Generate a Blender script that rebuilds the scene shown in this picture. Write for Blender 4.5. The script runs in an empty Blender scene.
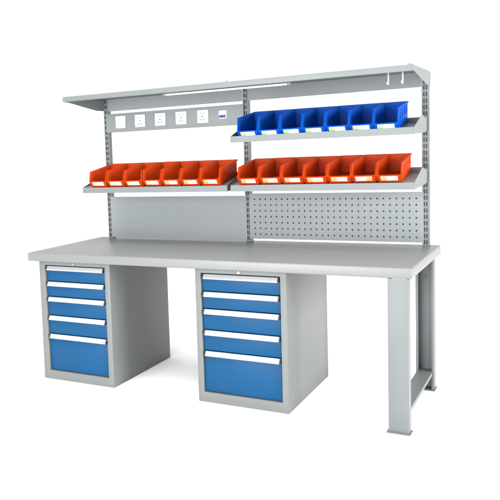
import bpy, bmesh, math, random
from mathutils import Vector, Matrix
random.seed(4)
S = bpy.context.scene
COL = S.collection

# ------------------------------------------------------------------ materials
def paint(name, rgb, rough=0.42, var=0.03, bump=0.02, scale=900, coat=0.0, spec=0.5, blot=6.0):
    m = bpy.data.materials.new(name); m.use_nodes = True
    nt = m.node_tree; N = nt.nodes; L = nt.links
    b = N['Principled BSDF']
    b.inputs['Roughness'].default_value = rough
    b.inputs['Specular IOR Level'].default_value = spec
    if coat:
        b.inputs['Coat Weight'].default_value = coat
        b.inputs['Coat Roughness'].default_value = 0.18
    tc = N.new('ShaderNodeTexCoord')
    n1 = N.new('ShaderNodeTexNoise'); n1.inputs['Scale'].default_value = blot; n1.inputs['Detail'].default_value = 5
    L.new(tc.outputs['Object'], n1.inputs['Vector'])
    mp = N.new('ShaderNodeMapRange')
    mp.inputs['From Min'].default_value = 0.3; mp.inputs['From Max'].default_value = 0.7
    mp.inputs['To Min'].default_value = 1 - var; mp.inputs['To Max'].default_value = 1 + var
    L.new(n1.outputs['Fac'], mp.inputs['Value'])
    mx = N.new('ShaderNodeVectorMath'); mx.operation = 'SCALE'
    mx.inputs[0].default_value = rgb
    L.new(mp.outputs['Result'], mx.inputs['Scale'])
    L.new(mx.outputs['Vector'], b.inputs['Base Color'])
    r2 = N.new('ShaderNodeMapRange')
    r2.inputs['From Min'].default_value = 0.3; r2.inputs['From Max'].default_value = 0.7
    r2.inputs['To Min'].default_value = rough - .01; r2.inputs['To Max'].default_value = rough + .01
    L.new(n1.outputs['Fac'], r2.inputs['Value']); L.new(r2.outputs['Result'], b.inputs['Roughness'])
    if bump:
        n2 = N.new('ShaderNodeTexNoise'); n2.inputs['Scale'].default_value = scale; n2.inputs['Detail'].default_value = 2
        L.new(tc.outputs['Object'], n2.inputs['Vector'])
        bp = N.new('ShaderNodeBump'); bp.inputs['Strength'].default_value = bump; bp.inputs['Distance'].default_value = 0.001
        L.new(n2.outputs['Fac'], bp.inputs['Height']); L.new(bp.outputs['Normal'], b.inputs['Normal'])
    return m

STEEL  = paint('light_grey_powder_coat', (.121, .133, .135), rough=.48, spec=.30, bump=.05, scale=700)
PANEL  = paint('grey_panel_coat_shade_lift', (.192, .209, .214), rough=.48, spec=.30, bump=.05, scale=700)  # grey steel coat lightened so the shaded back panels look more brightly lit
RAIL   = paint('grey_rail_coat_shade_lift', (.166, .181, .187), rough=.48, spec=.30, bump=.05, scale=700)  # grey coat lightened to offset canopy shade on the fascia and power panel
CABI   = paint('neutral_grey_powder_coat', (.119, .127, .124), rough=.48, spec=.30, bump=.05, scale=700)
TOPM   = paint('grey_laminate', (.136, .141, .136), rough=.38, var=.02, bump=.06, scale=420, coat=.0, spec=.40, blot=90)
BLUE   = paint('blue_powder_coat', (.0016, .048, .124), spec=.15, rough=.42, bump=.10, scale=700)
WHITE  = paint('white_aluminium', (.29, .29, .295), rough=.32, bump=0)
PLATE  = paint('white_plate_plastic', (.70, .70, .70), rough=.35, bump=0, var=.01)
BLACK  = paint('black_plastic', (.012, .012, .013), rough=.45, bump=0)
CHROME = paint('brushed_metal', (.42, .42, .42), rough=.3, bump=0); CHROME.node_tree.nodes['Principled BSDF'].inputs['Metallic'].default_value = 1
REDP   = paint('orange_red_plastic', (.345, .0300, .0026), spec=.05, rough=.45, bump=.03, scale=300, blot=14, var=.05)
BLUEP  = paint('royal_blue_plastic', (.0010, .047, .285), spec=.05, rough=.45, bump=.03, scale=300, blot=14, var=.05)
CARD   = paint('white_card', (.80, .80, .79), rough=.6, bump=0, var=.01)
ORANGE = paint('pale_orange_sticker', (.60, .29, .09), rough=.6, bump=0, var=.10, blot=160)
CREAM  = paint('cream_sticker', (.62, .42, .22), rough=.6, bump=0, var=.10, blot=160)
GREEN  = paint('pale_green_sticker', (.27, .44, .16), rough=.6, bump=0, var=.10, blot=160)
SLOT   = paint('socket_slot_dark', (.05, .05, .055), rough=.6, bump=0)
TOGGLE = paint('blue_toggle', (.02, .09, .40), rough=.4, bump=0)
DULL   = paint('dull_zinc', (.075, .08, .085), rough=.55, bump=0)
HOOKM  = paint('white_plastic_hook', (.36, .35, .345), rough=.4, bump=0)
FLOORM = paint('white_sweep', (.95, .95, .95), rough=.9, bump=0, var=.004, spec=.0, blot=1)
TUBE   = bpy.data.materials.new('lit_tube'); TUBE.use_nodes = True
_b = TUBE.node_tree.nodes['Principled BSDF']; _b.inputs['Base Color'].default_value = (.85, .85, .85, 1)
_b.inputs['Emission Color'].default_value = (1, 1, 1, 1); _b.inputs['Emission Strength'].default_value = 1.0

# ------------------------------------------------------------------ mesh helpers
def bevel_sharp(bm, r, segs=2, ang=40):
    es = [e for e in bm.edges if len(e.link_faces) == 2 and e.calc_face_angle(0) > math.radians(ang)]
    if es and r > 0:
        bmesh.ops.bevel(bm, geom=es, offset=r, segments=segs, profile=.5, affect='EDGES', clamp_overlap=True)

def join(dst, src):
    me = bpy.data.meshes.new('tmp'); src.to_mesh(me); dst.from_mesh(me); bpy.data.meshes.remove(me); src.free()

def box(bm, lo, hi, r=0.0, segs=2, mi=0):
    t = bmesh.new()
    bmesh.ops.create_cube(t, size=1)
    lo = Vector(lo); hi = Vector(hi)
    for v in t.verts:
        v.co = Vector(((v.co[i] + .5) * (hi[i] - lo[i]) + lo[i]) for i in range(3))
    bevel_sharp(t, r, segs)
    for f in t.faces: f.material_index = mi
    join(bm, t)

def prism(bm, poly, axis, a, b, r=0.0, segs=2, mi=0, ang=40):
    """poly = points in the plane across `axis`: for axis x, (y, z); extruded from a to b"""
    t = bmesh.new()
    def P(u, v, w):
        return {'x': (w, u, v), 'y': (u, w, v), 'z': (u, v, w)}[axis]
    A = [t.verts.new(P(u, v, a)) for u, v in poly]; B = [t.verts.new(P(u, v, b)) for u, v in poly]
    n = len(poly)
    t.faces.new(A); t.faces.new(list(reversed(B)))
    for i in range(n):
        j = (i + 1) % n
        t.faces.new((A[i], B[i], B[j], A[j]))
    bmesh.ops.recalc_face_normals(t, faces=t.faces)
    bevel_sharp(t, r, segs, ang)
    for f in t.faces: f.material_index = mi
    join(bm, t)

def cyl(bm, p, q, r, n=20, mi=0, r2=None, caps=True):
    p = Vector(p); q = Vector(q); d = q - p
    t = bmesh.new()
    bmesh.ops.create_cone(t, cap_ends=caps, segments=n, radius1=r, radius2=r if r2 is None else r2, depth=d.length)
    M = Matrix.Translation((p + q) / 2) @ d.to_track_quat('Z', 'Y').to_matrix().to_4x4()
    bmesh.ops.transform(t, matrix=M, verts=t.verts)
    for f in t.faces: f.material_index = mi
    join(bm, t)

def perforated(bm, xs, zs, hole, y0, y1, r=0.0):
    """sheet on the grid xs * zs between y0 (front) and y1; cells with hole(i, j) are real openings with walls"""
    t = bmesh.new(); cache = {}
    def V(i, j, k):
        key = (i, j, k)
        if key not in cache: cache[key] = t.verts.new((xs[i], (y0, y1)[k], zs[j]))
        return cache[key]
    nx, nz = len(xs) - 1, len(zs) - 1
    solid = lambda i, j: 0 <= i < nx and 0 <= j < nz and not hole(i, j)
    for i in range(nx):
        for j in range(nz):
            if not solid(i, j): continue
            for k in (0, 1):
                t.faces.new([V(i, j, k), V(i + 1, j, k), V(i + 1, j + 1, k), V(i, j + 1, k)])
            for di, dj, a, b in ((-1, 0, (i, j), (i, j + 1)), (1, 0, (i + 1, j), (i + 1, j + 1)), (0, -1, (i, j), (i + 1, j)), (0, 1, (i, j + 1), (i + 1, j + 1))):
                if not solid(i + di, j + dj):
                    t.faces.new([V(*a, 0), V(*b, 0), V(*b, 1), V(*a, 1)])
    bmesh.ops.recalc_face_normals(t, faces=t.faces)
    bevel_sharp(t, r, 2)
    join(bm, t)

def cuts(lo, hi, centres, w):
    xs = [lo]
    for c in centres: xs += [c - w / 2, c + w / 2]
    return xs + [hi]

def mk(name, bm, mats, parent=None, smooth=True):
    me = bpy.data.meshes.new(name); bm.to_mesh(me); bm.free()
    for m in (mats if isinstance(mats, (list, tuple)) else [mats]): me.materials.append(m)
    if smooth:
        for p in me.polygons: p.use_smooth = True
        me.set_sharp_from_angle(angle=math.radians(32))
    o = bpy.data.objects.new(name, me); COL.objects.link(o)
    if parent is not None:
        o.parent = parent
        # geometry is given in world coordinates; the parents carry no rotation at build time
        w = Vector((0, 0, 0)); p = parent
        while p is not None: w += p.location; p = p.parent
        o.data.transform(Matrix.Translation(-w))
    return o

def thing(name, label, cat, loc=(0, 0, 0), group=None):
    o = bpy.data.objects.new(name, None); COL.objects.link(o); o.location = loc
    o.empty_display_size = .05
    o['label'] = label; o['category'] = cat
    if group: o['group'] = group
    return o

# ------------------------------------------------------------------ setting
bm = bmesh.new()
t = bmesh.new(); bmesh.ops.create_grid(t, x_segments=1, y_segments=1, size=40); join(bm, t)
fl = mk('floor', bm, FLOORM); fl['kind'] = 'structure'

# ------------------------------------------------------------------ workbench
W, D, H, T = 2.10, .82, .750, .0485
BZ = H - T
wb = thing('workbench', 'light grey steel workbench with thick grey top, slotted uprights, three shelves and a canopy', 'workbench', (1.05, .41, 0))

bm = bmesh.new(); box(bm, (0, 0, BZ), (W, D, H), .007, 4)
mk('tabletop', bm, TOPM, wb)

LX0, LX1 = 1.996, 2.083
def channel(y_web, y_open, z0, z1):
    """C channel leg: web across x at y_web, two flanges running to y_open with small returns"""
    bm = bmesh.new(); th = .003; s = 1 if y_open > y_web else -1
    poly = [(LX0, y_web), (LX1, y_web), (LX1, y_open), (LX1 - .012, y_open), (LX1 - .012, y_open - s * th), (LX1 - th, y_open - s * th),
            (LX1 - th, y_web + s * th), (LX0 + th, y_web + s * th), (LX0 + th, y_open - s * th), (LX0 + .012, y_open - s * th),
            (LX0 + .012, y_open), (LX0, y_open)]
    prism(bm, poly, 'z', z0, z1, .0009, 2)
    return bm
for yw, yo in ((.002, .050), (.752, .690)):
    leg = mk('leg', channel(yw, yo, .005, BZ - .0005), STEEL, wb)
    a, b = min(yw, yo), max(yw, yo)
    bm = bmesh.new(); box(bm, (LX0 - .009, a - .010, 0), (LX1 + .006, b + .010, .005), .001, 1)
    mk('foot_plate', bm, STEEL, leg)
    if yw > .5:
        bm = bmesh.new(); cyl(bm, (2.035, .7485, .592), (2.035, .7445, .592), .008, 6); cyl(bm, (2.035, .7445, .592), (2.035, .7425, .592), .004, 12)
        mk('bolt', bm, DULL, leg)
bm = bmesh.new()
prism(bm, [(2.002, .082), (2.0035, .082), (2.0035, .0985), (2.0745, .0985), (2.0745, .082), (2.076, .082), (2.076, .100), (2.002, .100)], 'y', .0535, .7485, .0006, 1)
mk('stretcher', bm, STEEL, wb)

# slotted uprights -------------------------------------------------
PY = .757
POSTS = (.0945, 1.048, 2.020); PW = .034
def post(x0):
    bm = bmesh.new()
    zs0 = H + .0005; z1 = 1.6465
    rows = [zs0 + .020 + k * .0333 for k in range(27)]
    xs = cuts(x0, x0 + PW, (x0 + .0110, x0 + .0225), .0070)
    zs = cuts(zs0, z1, rows, .0205)
    perforated(bm, xs, zs, lambda i, j: i in (1, 3) and j % 2 == 1, PY, PY + .002)
    box(bm, (x0, PY + .0022, zs0), (x0 + .002, PY + .032, z1))
    box(bm, (x0 + PW - .002, PY + .0022, zs0), (x0 + PW, PY + .032, z1))
    box(bm, (x0 + .0022, PY + .0120, zs0), (x0 + PW - .0022, PY + .0130, z1))
    box(bm, (x0 + .0022, PY + .030, zs0), (x0 + PW - .0022, PY + .032, z1))
    return bm
for x0 in POSTS: mk('upright', post(x0), STEEL, wb)

# canopy -----------------------------------------------------------
CX0, CX1, CF, CT = .094, 2.0545, .302, 1.651
bm = bmesh.new()
prism(bm, [(CF, CT), (CF, 1.6225), (CF + .018, 1.6225), (CF + .018, 1.6245), (CF + .002, 1.6245), (CF + .002, CT - .002), (.792, CT - .002), (.792, CT)], 'x', CX0, CX1, .0007, 2)
can = mk('canopy', bm, STEEL, wb)
for xa in (CX0 - .0028, CX1 + .0003):
    bm = bmesh.new()
    prism(bm, [(CF, CT - .0005), (CF, 1.6225), (CF + .05, 1.6205), (.675, 1.579), (.792, 1.579), (.792, CT - .0005)], 'x', xa, xa + .0025, .0006, 1)
    mk('end_plate', bm, STEEL, can)
for xa, xb in ((POSTS[0] + PW + .001, POSTS[1] - .001), (POSTS[1] + PW + .001, POSTS[2] - .001)):
    bm = bmesh.new(); box(bm, (xa, PY - .002, 1.574), (xb, PY, 1.6485), .0004, 1)
    box(bm, (xa, PY + .0002, 1.574), (xb, PY + .012, 1.576))
    mk('fascia', bm, RAIL, can)
bm = bmesh.new()
for x, y in ((1.137, .285), (2.042, .283), (2.050, .735), (.10, .60)):
    pass
for x, y in ((1.137, .314), (2.041, .314), (2.044, .745)):
    bm = bmesh.new(); cyl(bm, (x, y, CT), (x, y, CT + .004), .007, 16, r2=.005); cyl(bm, (x, y, CT + .004), (x, y, CT + .007), .0032, 10)
    mk('screw', bm, STEEL, can)

bm = bmesh.new(); cyl(bm, (.770, .328, 1.6125), (1.455, .328, 1.6125), .0042, 20)
tube = mk('light_tube', bm, TUBE, wb)
for xa, xb in ((.750, .7695), (1.4555, 1.475)):
    bm = bmesh.new(); box(bm, (xa, .320, 1.6075), (xb, .336, 1.6200), .002, 2); mk('end_cap', bm, STEEL, tube)

# panels -----------------------------------------------------------
PXA, PXB = .119, 1.0565      # left bay
QXA, QXB = 1.0735, 2.027     # right bay
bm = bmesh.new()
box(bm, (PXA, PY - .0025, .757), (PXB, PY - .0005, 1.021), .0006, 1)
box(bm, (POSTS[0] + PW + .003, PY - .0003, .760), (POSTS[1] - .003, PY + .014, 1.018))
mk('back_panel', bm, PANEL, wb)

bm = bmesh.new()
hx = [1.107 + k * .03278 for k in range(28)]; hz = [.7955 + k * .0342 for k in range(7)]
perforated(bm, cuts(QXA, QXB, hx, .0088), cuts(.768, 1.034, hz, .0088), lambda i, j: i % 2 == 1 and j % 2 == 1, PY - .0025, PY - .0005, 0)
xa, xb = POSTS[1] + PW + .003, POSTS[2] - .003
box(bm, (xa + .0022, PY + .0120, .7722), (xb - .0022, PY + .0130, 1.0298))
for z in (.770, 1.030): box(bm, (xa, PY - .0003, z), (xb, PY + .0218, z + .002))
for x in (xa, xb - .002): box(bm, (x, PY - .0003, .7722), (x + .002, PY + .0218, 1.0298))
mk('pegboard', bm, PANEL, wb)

# power panel ------------------------------------------------------
SY = .742
bm = bmesh.new(); box(bm, (PXA, SY, 1.437), (PXB, PY - .0005, 1.556), .001, 2)
pw = mk('power_panel', bm, RAIL, wb)
def plate(bm, xc, zc):
    box(bm, (xc - .036, SY - .007, zc - .0385), (xc + .036, SY - .0003, zc + .0385), .003, 3)
zc = 1.500
bm = bmesh.new(); plate(bm, .230, zc); box(bm, (.230 - .027, SY - .0085, zc - .029), (.230 + .027, SY - .0072, zc + .029), .0006, 1)
mk('switch_plate', bm, PLATE, pw)
for xc in (.372, .515, .658, .802):
    bm = bmesh.new(); plate(bm, xc, zc)
    y0, y1 = SY - .0078, SY - .0069
    for (dx, dz, w, h) in ((-.010, .019, .0075, .0045), (.010, .019, .0075, .0045), (0, .001, .0050, .0085), (0, -.001, .009, .004), (-.010, -.018, .0050, .0085), (.010, -.018, .0050, .0085), (0, -.0225, .0075, .0035)):
        box(bm, (xc + dx - w / 2, y0 - .0002 * (dz > -.002), zc + dz - h / 2), (xc + dx + w / 2, y1, zc + dz + h / 2), 0, 1, 1)
    mk('socket', bm, [PLATE, SLOT], pw)
bm = bmesh.new(); box(bm, (.906, SY - .0045, 1.480), (.954, SY - .0003, 1.528), .0015, 2)
box(bm, (.910, SY - .0150, 1.500), (.950, SY - .0047, 1.525), .0015, 2)
brk = mk('breaker', bm, PLATE, pw)
for xc in (.9205, .9405):
    bm = bmesh.new(); prism(bm, [(SY - .0048, 1.499), (SY - .0048, 1.4845), (SY - .012, 1.4845), (SY - .019, 1.4885), (SY - .0185, 1.4935), (SY - .012, 1.499)], 'x', xc - .0085, xc + .0085, .001, 2)
    mk('toggle', bm, TOGGLE, brk)

# bin shelves ------------------------------------------------------
def shelf(xa, xb, zb, dz=.0305):
    """tray tilted towards the front: lip at y .39 (zb .. zb+.034), floor climbing back, upstand at the rear"""
    bm = bmesh.new(); th = .0018
    y0 = .392
    yb = .650; zf0 = zb + dz; sl = math.tan(math.radians(10)); zfb = zf0 + (yb - y0) * sl
    outer = [(y0, zb + .0005), (y0, zb + .034), (y0 + th, zb + .034), (y0 + th, zf0 + .0004), (yb - th, zfb - .0003), (yb - th, zfb + .022), (yb, zfb + .022), (yb, zfb - th),
             (y0 + th, zf0 - th), (y0 + th, zb + .002), (y0 + .015, zb + .002), (y0 + .015, zb + .0005)]
    prism(bm, outer, 'x', xa, xb, 0)
    o = mk('bin_shelf', bm, STEEL, wb)
    for x in (xa - .0023, xb + .0003):
        bm = bmesh.new()
        prism(bm, [(y0 + .002, zb + .0008), (y0 + .002, zb + .0338), (.600, zb + .094), (.640, zb + .096), (.690, zb + .086), (PY - .001, zb + .084), (PY - .001, zb + .014), (.672, zb + .008)], 'x', x, x + .002, .0006, 1)
        mk('end_bracket', bm, STEEL, o)
    return o
ZR, ZB = 1.0685, 1.332
shelf(.149, 1.086, ZR)
shelf(1.111, 2.043, ZR)
shelf(1.118, 2.043, ZB, .0175)

# ------------------------------------------------------------------ hanging hooks under the canopy
def hook(x, y, label):
    o = thing('hanging_hook', label, 'hook', (x, y, CT - .002), 'white hooks under the canopy')
    bm = bmesh.new()
    top = CT - .0022
    path = [(y, top - .004), (y, top - .060), (y - .002, top - .069), (y - .007, top - .074), (y - .014, top - .075), (y - .021, top - .071), (y - .024, top - .062)]
    w = .0034; n = len(path); L_, R_ = [], []
    pts = [Vector(p) for p in path]
    for i, p in enumerate(pts):
        d = (pts[min(i + 1, n - 1)] - pts[max(i - 1, 0)]).normalized(); nn = Vector((-d.y, d.x)) * .0032
        L_.append(tuple(p + nn)); R_.append(tuple(p - nn))
    prism(bm, L_ + R_[::-1], 'x', x - w, x + w, .0012, 2, ang=50)
    mk('shank', bm, HOOKM, o)
    bm = bmesh.new(); box(bm, (x - .009, y - .010, top - .0040), (x + .009, y + .010, top), .001, 2)
    mk('mounting_pad', bm, HOOKM, o)
hook(1.929, .40, 'small white hook under the canopy, the one farther from the canopy end plate')
hook(1.994, .40, 'small white hook under the canopy, the one nearest the right end plate')

# ------------------------------------------------------------------ drawer cabinets
CY, CD, CW = .041, .690, .4805
LEVELS = (.673, .581, .491, .381, .272, .055)
def cabinet(x0, ox0, ox1, label):
    c = thing('drawer_cabinet', label, 'cabinet', (x0 + CW / 2, CY + CD / 2, 0), 'five drawer cabinets under the worktop')
    ztop = BZ - .0006
    bm = bmesh.new()
    perforated(bm, [x0, ox0, ox1, x0 + CW], [.0, .052, .676, ztop], lambda i, j: i == 1 and j == 1, CY, CY + CD, .0028)
    box(bm, (x0 + .01, CY + CD + .0003, .012), (x0 + CW - .01, CY + CD + .002, ztop - .012))
    mk('cabinet_body', bm, CABI, c)
    yf = CY + .010
    for k in range(5):
        zt, zb = LEVELS[k] - .0015, LEVELS[k + 1] + .0025
        a, b = ox0 + .005, ox1 - .004
        bm = bmesh.new(); box(bm, (a, yf, zb), (b, yf + .02, zt), .0018, 2)
        box(bm, (a + .012, yf + .0202, zb + .006), (b - .012, CY + CD - .06, zt - .012))
        d = mk('drawer', bm, BLUE, c)
        prof = [(yf - .0003, zt - .001), (yf - .005, zt - .001), (yf - .0165, zt - .0190), (yf - .0180, zt - .0215), (yf - .0175, zt - .0250), (yf - .0150, zt - .0250), (yf - .005, zt - .012), (yf - .0003, zt - .012)]
        bm = bmesh.new(); prism(bm, prof, 'x', a + .0095, b - .0075, .0008, 2, ang=20); mk('handle', bm, WHITE, d)
        capp = [(yf - .0003, zt - .0005), (yf - .0055, zt - .0005), (yf - .0168, zt - .0175), (yf - .0183, zt - .0205), (yf - .0145, zt - .0245), (yf - .0003, zt - .018)]
        for xa, xb in ((a + .0005, a + .0093), (b - .0073, b - .0005)):
            bm = bmesh.new(); prism(bm, capp, 'x', xa, xb, .0006, 2); mk('handle_cap', bm, BLACK, d)
    xm = (ox0 + ox1) / 2
    bm = bmesh.new(); cyl(bm, (xm, CY - .0003, .6875), (xm, CY - .006, .6875), .0065, 20); box(bm, (xm - .0008, CY - .0068, .6835), (xm + .0008, CY - .0058, .6915), 0, 1, 1)
    mk('lock', bm, [CHROME, BLACK], c)
    return c
cabinet(.0505, .0915, .498, 'grey cabinet with five blue drawers under the left end of the worktop')
cabinet(1.046, 1.0780, 1.4945, 'grey cabinet with five blue drawers under the middle of the worktop')

# ------------------------------------------------------------------ picking bins
def make_bin(mat, sticker, sticker_at, dh=0, dw=.0011):
    """bin in its own frame: x across (0 centre), y depth (0 at the front foot), z up"""
    root = bpy.data.objects.new('storage_bin', None); COL.objects.link(root); root.empty_display_size = .03
    w, L, h, hf, th = .0565, .250, .0905, .042, .0022
    w += dw; h += dh; hs = .096 + dh                   # height of the side wall where its front edge ends
    wt = w                      # half width at the top
    wb_ = w - .004              # half width at the foot
    bm = bmesh.new()
    # ring of profile points along one side, (y, z): foot front, lip, front post, back top, foot back
    prof = [(.002, 0), (-.021, hf), (.002, hs), (L, h), (L - .004, 0)]
    def side(s, inset):
        out = []
        for (y, z) in prof:
            k = z / h; x = s * (wb_ + (wt - wb_) * k - inset)
            out.append((x, y, z))
        return out
    t = bmesh.new()
    O = {s: [t.verts.new(p) for p in side(s, 0)] for s in (-1, 1)}
    I = {}
    for s in (-1, 1):
        pts = side(s, th); q = []
        adj = [(th, th), (th, 0), (0, 0), (-th, 0), (-th, th)]
        for (x, y, z), (dy, dz) in zip(pts, adj): q.append(t.verts.new((x, y + dy, z + dz)))
        I[s] = q
    F = t.faces.new
    for s in (-1, 1):
        F(O[s]); F(I[s])
        for i in (1, 2): F((O[s][i], O[s][i + 1], I[s][i + 1], I[s][i]))     # rims of the side walls
    for A in (O, I):
        F((A[-1][0], A[1][0], A[1][4], A[-1][4]))          # floor
        F((A[-1][0], A[1][0], A[1][1], A[-1][1]))          # front lip
        F((A[-1][3], A[1][3], A[1][4], A[-1][4]))          # back
    F((O[-1][1], O[1][1], I[1][1], I[-1][1]))              # lip rim
    F((O[-1][3], O[1][3], I[1][3], I[-1][3]))              # back rim
    bmesh.ops.recalc_face_normals(t, faces=t.faces)
    bevel_sharp(t, .0009, 2, 30)
    join(bm, t)
    # rolled rear rim and rails along the top of both sides
    box(bm, (-wt - .001, L + .0003, h - .008), (wt + .001, L + .018, h - .0005), .0015, 2)
    for s in (-1, 1):
        t = bmesh.new()
        pts = [(.002, hs - .010), (.002, hs - .0005), (L - .002, h - .0005), (L - .002, h - .006), (.012, hs - .006)]
        x0 = s * (wt + .0004)
        prism(t, pts, 'x', min(x0, x0 + s * .0012), max(x0, x0 + s * .0012), .0005, 1)
        for (yr, zr) in ((.060, .050), (.11, .050), (.16, .050), (.205, .050)):
            xs = s * (wb_ + (wt - wb_) * .6)
            box(t, (min(xs, xs + s * .0030), yr, zr), (max(xs, xs + s * .0030), yr + .004, h - .0075), .0006, 1)
        # raised edge frames at the front of the side wall
        prism(t, [(.0005, .006), (-.0175, hf - .002), (.0035, hs - .011), (.010, hs - .011), (-.012, hf), (.008, .006)], 'x', min(s * (wb_ + .0027), s * (wt + .0018)), max(s * (wb_ + .0027), s * (wt + .0018)), .0005, 1)
        join(bm, t)
    mk('bin_tray', bm, mat, root)
    # label holder on the sloping front lip
    d = Vector((-.023, hf)).normalized(); n = Vector((-d.y, -d.x)) * -1
    n = Vector((-hf, -.023)).normalized()
    def slab(bm, x0, x1, s0, s1, t0, t1, r=0):
        base = Vector((.002, 0))
        pts = [base + d * s0 + n * t0, base + d * s1 + n * t0, base + d * s1 + n * t1, base + d * s0 + n * t1]
        prism(bm, [tuple(p) for p in pts], 'x', x0, x1, r, 1)
    bm = bmesh.new(); slab(bm, -.0395, .0395, .0135, .0395, .0003, .0013, .0002)
    lab = mk('label_card', bm, CARD, root)
    bm = bmesh.new()
    if sticker_at == 'left': slab(bm, -.0385, -.0125, .0140, .0390, .0015, .0019)
    else: slab(bm, .0125, .0385, .0140, .0390, .0015, .0019)
    mk('sticker', bm, sticker, lab)
    bm = bmesh.new()
    slab(bm, -.0425, .0425, .0075, .0120, .0002, .0032, .0006)
    for s in (-1, 1): slab(bm, min(s * .0400, s * .0430), max(s * .0400, s * .0430), .0122, .0430, .0002, .0030, .0005)
    mk('label_holder', bm, mat, root)
    return root

def copy_tree(o, parent=None):
    c = o.copy(); COL.objects.link(c)
    if parent is not None: c.parent = parent; c.matrix_parent_inverse = o.matrix_parent_inverse.copy()
    for ch in list(o.children): copy_tree(ch, c)
    return c

ORD = ['first', 'second', 'third', 'fourth', 'fifth', 'sixth', 'last']
first = {}
def place(kind, x, zb, label, group, k):
    if kind not in first:
        first[kind] = make_bin(*{'red': (REDP, ORANGE, 'left'), 'pale': (REDP, CREAM, 'left'), 'redright': (REDP, ORANGE, 'right'), 'blue': (BLUEP, GREEN, 'left', .0130, 0)}[kind])
        o = first[kind]
    else: o = copy_tree(first[kind])
    j = random.uniform
    y = .392 + .0125 + j(-.002, .005)
    slope = math.radians(10)
    z = zb + (.0175 if kind == 'blue' else .0305) + (y - .392) * math.tan(slope) + .0022
    o.location = (x, y, z); o.rotation_euler = (slope, 0, math.radians(j(-.25, .25)))
    o['label'] = label; o['category'] = 'bin'; o['group'] = group

N = 7
for k in range(N):
    x = .263 + k * .1217
    w = ORD[k]
    lab = {0: 'orange-red plastic bin at the far left end of the left shelf', 6: 'orange-red plastic bin at the right end of the left shelf, its side wall showing'}.get(k, f'orange-red plastic bin on the left shelf, {w} bin from its left end')
    place('pale' if k < 4 else 'red', x, ZR, lab, 'orange-red bins on the left shelf', k)
for k in range(N):
    x = 1.2135 + k * .1195
    w = ORD[k]
    lab = {0: 'orange-red plastic bin at the left end of the right shelf, below the blue bins',
           5: 'orange-red bin below the blue bins whose orange label patch sits on the right',
           6: 'orange-red plastic bin at the right end of its shelf, beside bare shelf and bracket'}.get(k, f'orange-red plastic bin below the blue bins, {w} from the left end of the right shelf')
    place('redright' if k == 5 else 'red', x, ZR, lab, 'orange-red bins on the right shelf', k)
for k in range(N):
    x = 1.217 + k * .1168
    w = ORD[k]
    lab = {0: 'royal blue plastic bin at the left end of the upper shelf, beside the power panel',
           6: 'royal blue plastic bin at the right end of the upper shelf, side wall showing'}.get(k, f'royal blue plastic bin, {w} from the left end of the upper shelf')
    place('blue', x, ZB, lab, 'royal blue bins on the upper shelf', k)

# ------------------------------------------------------------------ light
wld = bpy.data.worlds.new('World'); S.world = wld; wld.use_nodes = True
bg = wld.node_tree.nodes['Background']
bg.inputs['Color'].default_value = (1, 1, 1, 1); bg.inputs['Strength'].default_value = 0.86
def area(name, loc, target, size, power, col=(1, 1, 1)):
    l = bpy.data.lights.new(name, 'AREA'); l.shape = 'RECTANGLE'; l.size = size[0]; l.size_y = size[1]; l.energy = power; l.color = col
    o = bpy.data.objects.new(name, l); COL.objects.link(o); o.location = loc
    o.rotation_euler = (Vector(target) - Vector(loc)).to_track_quat('-Z', 'Y').to_euler()
    o['kind'] = 'structure'
    return o
area('key_softbox', (9.0, -.7, 2.2), (1.6, .4, .8), (4.0, 3.6), 900, (1, .985, .96))
area('front_softbox', (.6, -4.6, 1.25), (1.0, .3, .8), (2.8, 2.2), 250, (.97, .985, 1))

area('top_softbox', (1.0, -1.6, 4.6), (1.05, .3, .75), (4.0, 2.6), 150)

# ------------------------------------------------------------------ camera
loc = Vector((2.695428, -3.438945, 1.301150)); yaw, pit, rol = -.5644085, -.0899079, -.0437254
f = Vector((math.sin(yaw) * math.cos(pit), math.cos(yaw) * math.cos(pit), math.sin(pit)))
r = Vector((math.cos(yaw), -math.sin(yaw), 0)); u = r.cross(f)
r2 = r * math.cos(rol) + u * math.sin(rol); u2 = -r * math.sin(rol) + u * math.cos(rol)
cam = bpy.data.cameras.new('camera'); co = bpy.data.objects.new('camera', cam); COL.objects.link(co)
M = Matrix((r2, u2, -f)).transposed().to_4x4(); M.translation = loc
co.matrix_world = M
cam.sensor_fit = 'HORIZONTAL'; cam.sensor_width = 36; cam.lens = 752.9068 * 36 / 500
cam.shift_x = (250 - 101.2565) / 500; cam.shift_y = (222.1672 - 250) / 500
cam.clip_end = 200; cam.clip_start = .05
S.camera = co
S.render.resolution_x = S.render.resolution_y = 1024
S.view_settings.view_transform = 'Standard'; S.view_settings.look = 'None'
S.view_settings.exposure = 0.50; S.view_settings.gamma = 1
